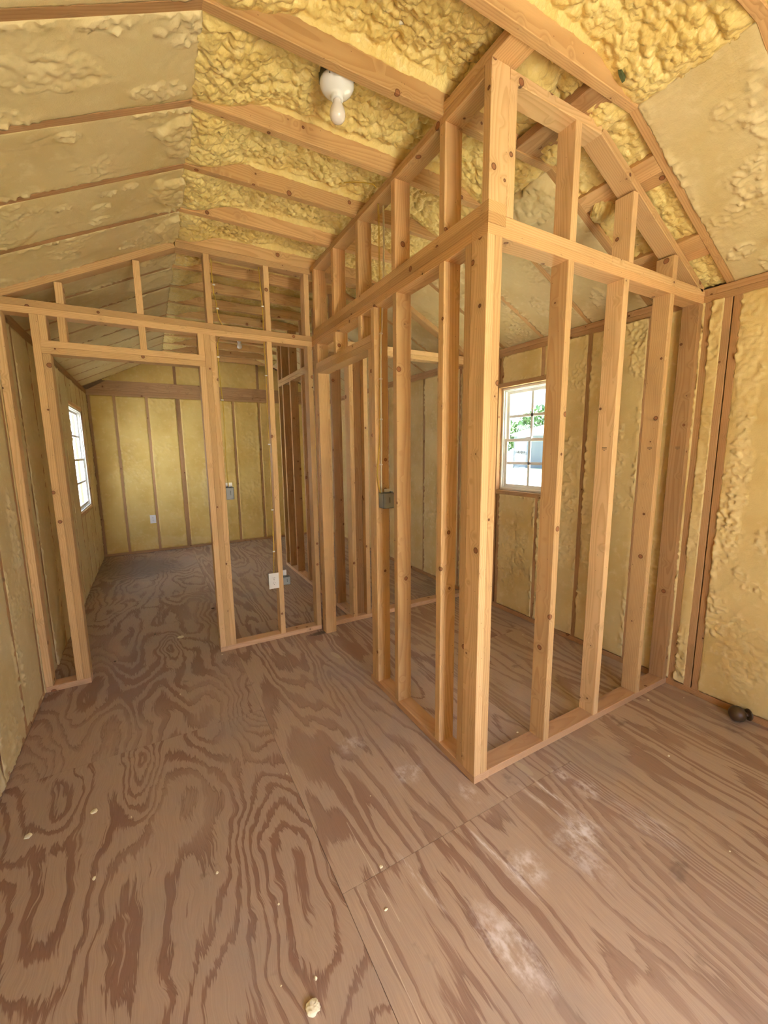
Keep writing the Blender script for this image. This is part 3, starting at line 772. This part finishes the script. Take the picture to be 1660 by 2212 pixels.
# ------------------------------------------------------------------ full-width partition
YP = 3.14
pw = empty('stud_wall', (.45, YP, 0))
tag(pw, 'bare stud partition crossing the cabin, wide doorway at left, wiring stapled beside its studs', 'wall')
def ps(x, z0=T, z1=HP, nm='stud', mat=MW): return board(pw, nm, x, x + T, YP, YP + Wd, z0, z1, mat)
for x0, x1 in ((XL + .002, -.461), (.342, X0 - .001), (X0 + Wd, XR - .002)): board(pw, 'bottom_plate', x0, x1, YP, YP + Wd, 0, T, MP)
for x in (XL + .002, -.538, .380, .418, .803, 1.111, 1.201, 1.452, 1.583, 2.002, 2.410, XR - T - .003): ps(x)
for x in (-.4995, .342): ps(x, T, 2.075)
board(pw, 'stud', 1.491, 1.580, YP + .050, YP + Wd, T, HP, MD)
board(pw, 'door_header', -.4995, .380, YP, YP + Wd, 2.075, 2.112, MW)
board(pw, 'door_header', -.4995, .380, YP, YP + Wd, 2.1125, 2.150, MW)
for x in (-.4995, -.410, 0.0, .342): ps(x, 2.150, HP, 'cripple_stud')
for x0, x1 in ((XL + .002, X0 - .001), (X0 + Wd + .001, XR - .002)):
    board(pw, 'top_plate', x0, x1, YP, YP + Wd, HP, HP + T, MW); board(pw, 'top_plate', x0, x1, YP, YP + Wd, HP + T, H2, MW)
zc0 = KZ - T - .002
def zpc(x): return zc0 - SL * max(0, KX0 - x, x - KX1)
for x in (-.405, 0.0, .410, .804, 1.100, 1.245, 1.60, 2.02, 2.43): ps(x, H2, min(zpc(x), zpc(x + T)) - .001, 'cripple_stud')
board(pw, 'top_chord', KX0, KX1, YP, YP + Wd, zc0, zc0 + T, MW)
for s in (-1, 1):
    xk = KX0 if s < 0 else KX1; xe = XL + .03 if s < 0 else XR - .03
    n2 = Vector((s * SL, 0, 1)).normalized()
    beam(pw, 'top_chord', Vector((xk, YP + Wd / 2, zc0)) + n2 * .019, Vector((xe, YP + Wd / 2, zc0 - SL * abs(xe - xk))) + n2 * .019, (0, 1, 0), Wd, T, MW)

# ------------------------------------------------------------------ far closet wall behind the partition
XQ = 1.46
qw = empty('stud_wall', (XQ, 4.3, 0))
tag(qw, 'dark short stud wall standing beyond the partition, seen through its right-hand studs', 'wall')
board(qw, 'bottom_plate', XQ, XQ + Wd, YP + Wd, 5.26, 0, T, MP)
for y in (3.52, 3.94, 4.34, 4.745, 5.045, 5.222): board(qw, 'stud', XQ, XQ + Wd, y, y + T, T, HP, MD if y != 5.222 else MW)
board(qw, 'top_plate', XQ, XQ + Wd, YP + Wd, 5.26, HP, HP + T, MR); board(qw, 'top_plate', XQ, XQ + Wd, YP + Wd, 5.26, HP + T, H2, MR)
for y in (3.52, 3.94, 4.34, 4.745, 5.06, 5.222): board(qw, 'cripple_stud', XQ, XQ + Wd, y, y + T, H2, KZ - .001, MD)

# ------------------------------------------------------------------ windows
def window(name, xin, sgn, y0, y1, z0, z1, grid, off=.060):
    """single-hung vinyl window; sgn is the outward direction"""
    xo = xin + sgn * off
    r = tag(empty(name, (xo, (y0 + y1) / 2, z0)), kind='structure')
    def part(nm, lst, mat=M_white, parent=r, bev=.0015): return boxes(nm, [(min(a, b_), max(a, b_), *rest) for a, b_, *rest in lst], mat, parent, bev)
    f = .030
    part('window_frame', [(xo, xo + sgn * .05, y0 + .002, y0 + f, z0 + .002, z1 - .002), (xo, xo + sgn * .05, y1 - f, y1 - .002, z0 + .002, z1 - .002),
                          (xo, xo + sgn * .05, y0 + f, y1 - f, z1 - f, z1 - .002), (xo, xo + sgn * .05, y0 + f, y1 - f, z0 + .002, z0 + f)])
    part('window_stop', [(xo - sgn * .015, xo - sgn * .001, y0 + .002, y0 + .02, z0 + .002, z1 - .002), (xo - sgn * .015, xo - sgn * .001, y1 - .02, y1 - .002, z0 + .002, z1 - .002),
                         (xo - sgn * .015, xo - sgn * .001, y0 + .02, y1 - .02, z1 - .022, z1 - .002), (xo - sgn * .015, xo - sgn * .001, y0 + .02, y1 - .02, z0 + .002, z0 + .016)], M_sill)
    zm = z0 + (z1 - z0) * .485; a, b_ = y0 + f, y1 - f; s = .026
    for lo, hi, xx in ((z0 + f, zm + .02, xo + sgn * .008), (zm - .005, z1 - f, xo + sgn * .026)):
        sash = part('sash', [(xx, xx + sgn * .016, a, a + s, lo, hi), (xx, xx + sgn * .016, b_ - s, b_, lo, hi), (xx, xx + sgn * .016, a + s, b_ - s, lo, lo + s), (xx, xx + sgn * .016, a + s, b_ - s, hi - s, hi)])
        gx = xx + sgn * .008
        pane = boxes('pane', [(min(gx, gx + sgn * .003), max(gx, gx + sgn * .003), a + s, b_ - s, lo + s, hi - s)], M_glass, sash)
        ym = (a + b_) / 2; zz = (lo + hi) / 2
        bars = [(gx - .004, gx + .006, ym - .0115, ym + .0115, lo + s, hi - s)] if grid else []
        bars.append((gx - .004, gx + .006, a + s, b_ - s, zz - .0115, zz + .0115))
        boxes('muntin', bars, M_white, sash)
    if grid: part('sash_lock', [(xo - sgn * .004, xo + sgn * .010, (y0 + y1) / 2 - .03, (y0 + y1) / 2 + .03, zm + .016, zm + .030)], M_plate)
    return r
window('window_1', XL, -1, wy0, wy1, wz0, wz1, False, .024)
window('window_2', XR, 1, ry0, ry1, rz0, rz1, True)

# ------------------------------------------------------------------ lamps
def lamp(loc, label, small=False):
    r = empty('bulb_fixture', loc); tag(r, label, 'light fixture', 'bare bulb fixtures on the ceiling')
    prof = [(0, .010), (.050, .010), (.0635, .005), (.0655, -.002), (.064, -.009), (.056, -.021), (.044, -.030), (.032, -.035), (.026, -.038), (.0235, -.043), (.0235, -.052), (.0200, -.054), (0, -.054)]
    x, y, z = loc
    lathe('lampholder', prof, M_porc, r, loc=(x, y, z))
    bp = [(0, -.050), (.0150, -.050), (.0160, -.060), (.0190, -.068), (.0255, -.080), (.0298, -.094), (.0302, -.104), (.0275, -.115), (.020, -.124), (.010, -.1285), (0, -.130)]
    lathe('bulb', bp, M_bulb, r, loc=(x, y, z))
    boxes('ceiling_box', [(x - .056, x + .062, y - .058, y + .045, z + .006, z + .070)], M_black, r, bev=.006)
    boxes('mounting_slot', [(x - .048, x - .040, y - .045, y - .025, z - .010, z + .011)], M_dark, r)
    return r
lamp((.730, 1.625, 2.868), 'white porcelain bulb holder with a frosted bulb hanging beside the nearer ceiling beam')
lamp((1.06, 5.45, 2.87), 'small distant white bulb fixture in the dark ceiling beyond the partition')

# ------------------------------------------------------------------ outlets and electrical boxes
def outlet(x, y, z, label):
    r = tag(empty('duplex_outlet', (x, y, z)), label, 'outlet', 'white duplex outlets')
    boxes('wall_plate', [(x - .0395, x + .0395, y - .006, y, z - .0625, z + .0625)], M_plate, r, bev=.002)
    for dz in (.0205, -.0205):
        bm = bmesh.new()
        bmesh.ops.create_cone(bm, cap_ends=True, segments=28, radius1=.0165, radius2=.0165, depth=.0016, matrix=Matrix.Translation((x, y - .0066, z + dz)) @ Matrix.Rotation(math.pi / 2, 4, 'X'))
        f = mesh_obj('receptacle', bm, M_plate, r)
        boxes('slot', [(x - .0075, x - .0052, y - .0080, y - .0070, z + dz + .001, z + dz + .0095), (x + .0052, x + .0075, y - .0080, y - .0070, z + dz + .001, z + dz + .009), (x - .0025, x + .0025, y - .0080, y - .0070, z + dz - .0095, z + dz - .0045)], M_dark, f)
    bm = bmesh.new(); bmesh.ops.create_uvsphere(bm, u_segments=10, v_segments=6, radius=.0026, matrix=Matrix.Translation((x, y - .0062, z)))
    mesh_obj('screw', bm, M_grey, r)
    boxes('back_box', [(x - .028, x + .028, y + .001, y + .066, z - .048, z + .048)], M_grey, r, bev=.003)
    return r
outlet(.765, YP - .002, .490, 'white duplex outlet on the partition stud, low in the framed opening')
outlet(-.045, YB - .006, .500, 'small white duplex outlet on the foam of the far wall')

def ebox(name, x0, x1, y0, y1, z0, z1, label, flange, face='front'):
    r = tag(empty(name, ((x0 + x1) / 2, (y0 + y1) / 2, z0)), label, 'electrical box')
    t_ = .003
    bm = bmesh.new()
    if face == 'front':   # closed towards -y
        for b_ in ((x0, x1, y0, y0 + t_, z0, z1), (x0, x0 + t_, y0, y1, z0, z1), (x1 - t_, x1, y0, y1, z0, z1), (x0, x1, y0, y1, z0, z0 + t_), (x0, x1, y0, y1, z1 - t_, z1)): bm_box(bm, *b_)
    mesh_obj('box_shell', bm, M_grey, r)
    boxes('knockout', [(x0 + (x1 - x0) * .55, x0 + (x1 - x0) * .60, y0 - .0012, y0 - .0002, z0 + (z1 - z0) * .35, z0 + (z1 - z0) * .72)], M_dark, r)
    for q in flange: boxes('nail_bracket', [q], M_plate, r, bev=.0006)
    for z in (z0 - .002, z1 + .001):
        for xx in (x0 + .012, x1 - .016): boxes('nail_lug', [(xx, xx + .010, y0 + .010, y0 + .030, min(z, z + .006), max(z, z + .006))], M_grey, r)
    return r
ebox('electrical_box', 1.168, 1.243, 2.078, 2.134, 1.158, 1.248, 'grey electrical box on the closet side wall, fed by the white cable',
     [(1.205, 1.245, 2.130, 2.1345, 1.148, 1.158), (1.205, 1.245, 2.130, 2.1345, 1.249, 1.268)])
ebox('electrical_box', .457, .512, YP + .010, YP + .062, 1.153, 1.240, 'grey switch box beside the triple stud of the wide doorway',
     [(.457, .512, YP + .062, YP + .064, 1.145, 1.272)])
ebox('electrical_box', .842, .900, YP + .012, YP + .060, .435, .500, 'small grey box low on the partition, just right of the outlet',
     [(.842, .885, YP + .060, YP + .062, .430, .545)])

# ------------------------------------------------------------------ cables
def cable(name, pts, mat, label, r=.0045, staples=(), group=None):
    root = tag(empty(name, pts[0]), label, 'cable', group)
    tube('jacket', pts, r, mat, root)
    for s in staples:
        boxes('staple', [(s[0] - .0085, s[0] + .0085, s[1] - r * 2 - .001, s[1] + .002, s[2] - .004, s[2] + .004)], M_plate, root, bev=.0015)
    return root
cable('wall_cable', [(1.214, 2.1290, 2.862), (1.216, 2.1290, 2.65), (1.210, 2.1290, 2.42), (1.202, 2.1285, 2.29), (1.198, 2.1285, 2.18), (1.190, 2.1285, 2.12), (1.187, 2.1285, 1.90), (1.186, 2.1285, 1.68), (1.186, 2.1285, 1.52), (1.183, 2.1285, 1.42), (1.182, 2.1280, 1.245)],
      M_cable, 'white cable running down the closet side wall into the grey box', .0052,
      [(1.193, 2.135, 2.150), (1.187, 2.135, 1.902), (1.186, 2.135, 1.676), (1.183, 2.135, 1.414)])
for k, dx in enumerate((-.012, -.018)):
    cable('ground_wire', [(1.196 + dx, 2.126, 2.86), (1.198 + dx, 2.124, 2.60), (1.196 + dx * .6, 2.126, 2.30), (1.184, 2.127, 2.12), (1.178, 2.127, 1.80), (1.176 + dx * .2, 2.127, 1.55), (1.166 + dx * .7, 2.124, 1.38), (1.165 + dx * .6, 2.120, 1.32), (1.172 + dx * .2, 2.115, 1.245)],
          M_yel, ('thin yellow wire looping beside the white cable' if k == 0 else 'outer thin yellow wire bowed out left of the white cable'), .0018)
cable('ceiling_cable', [(.745, 1.530, 2.975), (.80, 1.47, 2.962), (.92, 1.36, 2.955), (1.02, 1.255, 2.950), (1.075, 1.180, 2.945), (1.10, 1.15, 2.94)], M_cable,
      'white cable strung across the ceiling foam between the two nearest beams', .0062)
cable('ceiling_wire', [(.98, 2.34, 2.935), (1.02, 2.25, 2.93), (1.08, 2.16, 2.905), (1.13, 2.10, 2.88), (1.149, 2.085, 2.858)], M_yel, 'thin yellow wire arching over a ceiling beam to the closet wall', .0022)
cable('partition_cable', [(.464, YP + .03, 2.79), (.465, YP + .028, 2.60), (.478, YP + .02, 2.50), (.485, YP + .02, 2.42), (.510, YP + .025, 2.362), (.512, YP + .04, 2.32), (.478, YP + .03, 2.27), (.466, YP + .02, 2.16), (.470, YP + .02, 2.00), (.478, YP + .02, 1.80), (.475, YP + .02, 1.55), (.472, YP + .02, 1.40), (.480, YP + .03, 1.235)],
      M_yel, 'yellow cable down the right side of the wide doorway to the switch box', .0034,
      [(.470, YP + .02, 2.62), (.484, YP + .02, 2.47), (.467, YP + .02, 2.15), (.476, YP + .02, 1.86)])
cable('partition_cable', [(.778, YP + .02, 2.79), (.785, YP + .02, 2.66), (.791, YP + .02, 2.52), (.790, YP + .02, 2.37), (.790, YP + .02, 2.27), (.794, YP + .02, 2.05), (.790, YP + .02, 1.80), (.788, YP + .02, 1.40), (.786, YP + .02, 1.00), (.782, YP + .02, .75), (.776, YP + .03, .540)],
      M_yel, 'yellow cable down the partition stud to the white outlet', .0034,
      [(.792, YP + .02, 2.53), (.792, YP + .02, 2.05), (.789, YP + .02, 1.55), (.787, YP + .02, 1.05), (.781, YP + .02, .72)])

# ------------------------------------------------------------------ loose things on the floor
def scrap(name, x, y, r, seed, label, cat='foam scrap', mat=M_crumb, flat=.55):
    rnd_ = random.Random(seed); bm = bmesh.new()
    bmesh.ops.create_icosphere(bm, subdivisions=3 if r > .015 else 2, radius=r)
    ph = [rnd_.uniform(0, 6.28) for _ in range(9)]
    for v in bm.verts:
        d = v.co.normalized()
        k = 1 + .16 * math.sin(2.2 * d.x + ph[0]) + .15 * math.sin(2.6 * d.y + ph[1]) + .10 * math.sin(6 * d.z + 5 * d.x + ph[2]) + .06 * math.sin(11 * d.y + 8 * d.x + ph[3]) + rnd_.uniform(-.035, .035)
        v.co = Vector((d.x * r * k * (1 + .35 * math.cos(ph[4])), d.y * r * k * (1 + .3 * math.sin(ph[5])), d.z * r * k * flat))
    zmin = min(v.co.z for v in bm.verts)
    for v in bm.verts: v.co.z = max(v.co.z - zmin - r * .08, 0)
    o = mesh_obj(name, bm, mat, loc=(x, y, .0003)); return tag(o, label, cat)
scrap('foam_scrap', .262, .883, .0200, 5, 'torn pale foam scrap, the largest on the floor, nearest the camera')
SC = [(-.333, 1.935, .0145, 'pale flat foam chip left of the wavy grain, by the left wall'), (-.548, 1.929, .014, 'thin pale foam chip closest to the left wall'),
      (.09, 3.568, .018, 'whitish foam chip on the floor inside the wide doorway'), (-.30, 1.60, .0075, 'small whitish chip in the left foreground floor')]
for i, (x, y, r, lb) in enumerate(SC): scrap('foam_scrap', x, y, r, 20 + i, lb, flat=.35)
def fl(px, py):
    d = R @ Vector((px - 830, py - 1106, 885)); t = -CAMH / d.z; return d.x * t, d.y * t
for i, (px, py, r, lb) in enumerate((
    (620, 1672, .0045, 'tiny white crumb beside the long plywood seam, mid floor'),
    (470, 1886, .006, 'tiny whitish crumb in the foreground, upper left of the ringed knot'),
    (602, 1955, .005, 'small flake on the floor, lower right of the ringed knot'),
    (835, 1966, .005, 'tiny white crumb just below the cross seam of the middle plywood'),
    (824, 1873, .0055, 'tiny white crumb lying on the cross seam of the middle plywood'),
    (683, 2115, .006, 'small white crumb just above the largest foam scrap'),
    (1445, 1634, .006, 'tiny white crumb alone on the right-hand plywood'),
    (1401, 1513, .005, 'tiny white crumb before the right end of the closet bottom plate'),
    (1118, 1597, .005, 'tiny whitish crumb resting on the closet bottom plate'),
    (801, 1720, .003, 'minute pale crumb on the middle plywood, left of the corner post foot'),
    (480, 1415, .004, 'tiny pale crumb at the foot of the triple door studs'),
    (390, 1500, .004, 'minute crumb on the floor in front of the wide doorway'),
    (1130, 1372, .005, 'tiny white crumb inside the framed closet, left one of two'),
    (1143, 1389, .005, 'tiny white crumb inside the framed closet, right one of two'),
    (1577, 1840, .004, 'minute pale fleck at the right side of the foreground floor'),
    (608, 2130, .003, 'minute pale fleck left of the largest foam scrap'),
    (284, 1766, .003, 'minute pale fleck right of the chip on the left floor'),
    (1478, 1508, .003, 'minute pale crumb along the foot of the right wall'))):
    x, y = fl(px, py)
    o = scrap('foam_crumb', x, y, r, 60 + i, lb, 'foam crumb', flat=.5)
    if px == 1118: o.location.z = T
# dark bits
for i, (px, py, r, lb) in enumerate(((335, 1371, .009, 'dark wood chip on the floor just inside the wide doorway'), (460, 1315, .011, 'dark chip on the floor beside the triple door stud'), (249, 1429, .008, 'dark chip on the floor right of the left door post'))):
    x, y = fl(px, py); scrap('wood_chip', x, y, r, 90 + i, lb, 'wood chip', M_knob, .4)

# round knob lying against the right wall
kn = tag(empty('door_knob', (2.725, .840, 0)), 'dark brown round knob on its side against the right wall', 'door knob')
bm = bmesh.new(); prof = [(0, .040), (.016, .038), (.030, .030), (.039, .016), (.042, 0), (.039, -.014), (.028, -.027), (.014, -.034), (0, -.035)]
axis = Vector((.75, -.62, .0)).normalized()
def oriented(name, prof, mat, parent, loc, axis, seg=32):
    o = lathe(name, prof, mat, None, seg, (0, 0, 0))
    q = Vector((0, 0, -1)).rotation_difference(axis)
    me = o.data; me.transform(Matrix.Translation(loc) @ q.to_matrix().to_4x4()); 
    o.parent = parent; o.matrix_parent_inverse = Matrix.Translation(parent.location).inverted(); return o
bm.free()
oriented('knob', prof, M_knob, kn, Vector((2.700, .845, .0425)), axis)
oriented('shank', [(0, -.030), (.012, -.030), (.011, -.052), (0, -.052)], M_knob, kn, Vector((2.700, .845, .0425)), axis)
oriented('rosette', [(0, -.048), (.030, -.049), (.032, -.053), (.030, -.056), (0, -.056)], M_knob, kn, Vector((2.700, .845, .0425)), axis)

# folded green felt strip tucked beside the near rafter
bm = bmesh.new()
pts = [(1.610, 2.905), (1.640, 2.900), (1.662, 2.885), (1.650, 2.845), (1.625, 2.862)]
va = [bm.verts.new((x, 1.072, z)) for x, z in pts]; vb = [bm.verts.new((x, 1.082, z)) for x, z in pts]
bm.faces.new(va); bm.faces.new(vb[::-1])
for i in range(5): bm.faces.new((va[i], vb[i], vb[(i + 1) % 5], va[(i + 1) % 5]))
bmesh.ops.recalc_face_normals(bm, faces=bm.faces)
tag(mesh_obj('felt_scrap', bm, M_green), 'dark green scrap showing between the near right rafter and the foam', 'felt scrap')

# lumpy foam left hanging above the closet's end wall and on the floor of the upper opening
def blob(parent, loc, r, seed, sc=(1, 1, 1)):
    bm = bmesh.new(); bmesh.ops.create_icosphere(bm, subdivisions=5, radius=1.0)
    P = np.array([v.co[:] for v in bm.verts])
    th = np.arctan2(P[:, 1], P[:, 0]); ph = np.arcsin(np.clip(P[:, 2], -1, 1))
    L = lumps(P[:, 0] * .12 + P[:, 2] * .05 + seed, P[:, 1] * .12 + P[:, 2] * .09, seed, .8)
    for v, k in zip(bm.verts, L):
        d = v.co.normalized(); q = r * (.72 + .5 * k); v.co = Vector((d.x * q * sc[0], d.y * q * sc[1], d.z * q * sc[2]))
    o = mesh_obj('foam_clump', bm, ML, parent, smooth=True, loc=loc); return o
blob(ceiling, (1.40, 1.30, 2.965), .105, 4, (1.25, .9, .8)); blob(ceiling, (1.50, 1.38, 2.955), .09, 8, (1.2, 1, .8))
blob(ceiling, (1.30, 1.42, 2.975), .09, 15, (1.2, 1, .7)); blob(ceiling, (2.13, 1.45, 2.72), .06, 12, (1, 1, 1))

# ------------------------------------------------------------------ outdoors
gnd = boxes('ground', [(-60, 90, -60, 90, -.62, -.42)], M_ground); tag(gnd, kind='structure')
# neighbour building close to the left window
nb = tag(empty('neighbour_shed', (-2.2, 6, -.42)), 'pale sided shed wall standing just outside the left window', 'building')
bm = bmesh.new(); bm_box(bm, -5.6, -2.2, -1, 34, -.42, 2.6); mesh_obj('wall', bm, M_ext, nb)
boxes('batten', [(-2.20, -2.18, y, y + .03, -.42, 2.6) for y in np.arange(-.8, 34, .3)], M_ext, nb)['kind'] = 'stuff'
bm = bmesh.new(); v = [bm.verts.new(p) for p in ((-2.12, -1.2, 2.56), (-2.12, 34.2, 2.56), (-3.9, 34.2, 3.5), (-3.9, -1.2, 3.5), (-5.8, -1.2, 2.56), (-5.8, 34.2, 2.56))]
bm.faces.new((v[0], v[1], v[2], v[3])); bm.faces.new((v[3], v[2], v[5], v[4])); bm.faces.new((v[0], v[3], v[4])); bm.faces.new((v[1], v[5], v[2]))
mesh_obj('roof', bm, M_roofw, nb)
# building across the yard, seen through the right window
yb = tag(empty('yard_building', (32, 24, -.42)), 'grey building with a white roof across the yard, seen through the right window', 'building')
bm = bmesh.new(); bm_box(bm, 32, 38, 12, 30, -.42, 2.92); mesh_obj('wall', bm, M_greysid, yb)
bm = bmesh.new(); v = [bm.verts.new(p) for p in ((31.6, 30.4, 2.86), (38.4, 30.4, 2.86), (35, 27.7, 4.05), (35, 14, 4.05), (31.6, 11.6, 2.86), (38.4, 11.6, 2.86))]
bm.faces.new((v[0], v[2], v[1])); bm.faces.new((v[0], v[4], v[3], v[2])); bm.faces.new((v[1], v[2], v[3], v[5])); bm.faces.new((v[4], v[5], v[3])); bm.faces.new((v[0], v[1], v[5], v[4]))
mesh_obj('roof', bm, M_roofw, yb)
bm = bmesh.new()
for k in range(7): bm_box(bm, 31.93, 31.99, 28.4 + k * .18, 28.53 + k * .18, .86 + k * .03, 1.12 + k * .03 + (k % 2) * .05)
mesh_obj('wall_sign', bm, M_dark, yb)
boxes('eave_trim', [(31.85, 31.99, 11.8, 30.2, 2.70, 2.86)], M_roofw, yb)
def tree(x, y, h, seed, lb):
    r = tag(empty('tree', (x, y, -.42)), None, 'tree', 'trees behind the grey building')
    r['label'] = lb
    tube('trunk', [(x, y, -.42), (x + .1, y, h * .35), (x, y + .1, h * .7)], .22, M_trunk, r, 8, 3)
    rn_ = np.random.RandomState(seed); bm = bmesh.new(); n = 900
    for _ in range(n):
        d = rn_.normal(size=3); d /= np.linalg.norm(d); q = rn_.uniform(.55, 1.0) * (1 + .25 * math.sin(4 * d[0] + seed) * math.cos(5 * d[2]))
        c = Vector((x + d[0] * q * h * .42, y + d[1] * q * h * .42, h * .60 + d[2] * q * h * .40))
        a_ = Vector(rn_.normal(size=3)).normalized() * .30; b2 = a_.cross(Vector(rn_.normal(size=3))).normalized() * .22
        vs = [bm.verts.new(c + s) for s in (a_, b2, -a_, -b2)]; bm.faces.new(vs)
    mesh_obj('foliage', bm, M_leaf, r)
for i, (x, y, h) in enumerate(((42.5, 41.5, 5.6), (42, 35.3, 6.6), (42, 28.6, 6.8))): tree(x, y, h, i + 1, ('low green tree at the left end of the white roof outside the right window', 'green tree behind the sloping end of the white roof outside', 'tallest green tree, behind the ridge of the white roof outside')[i])
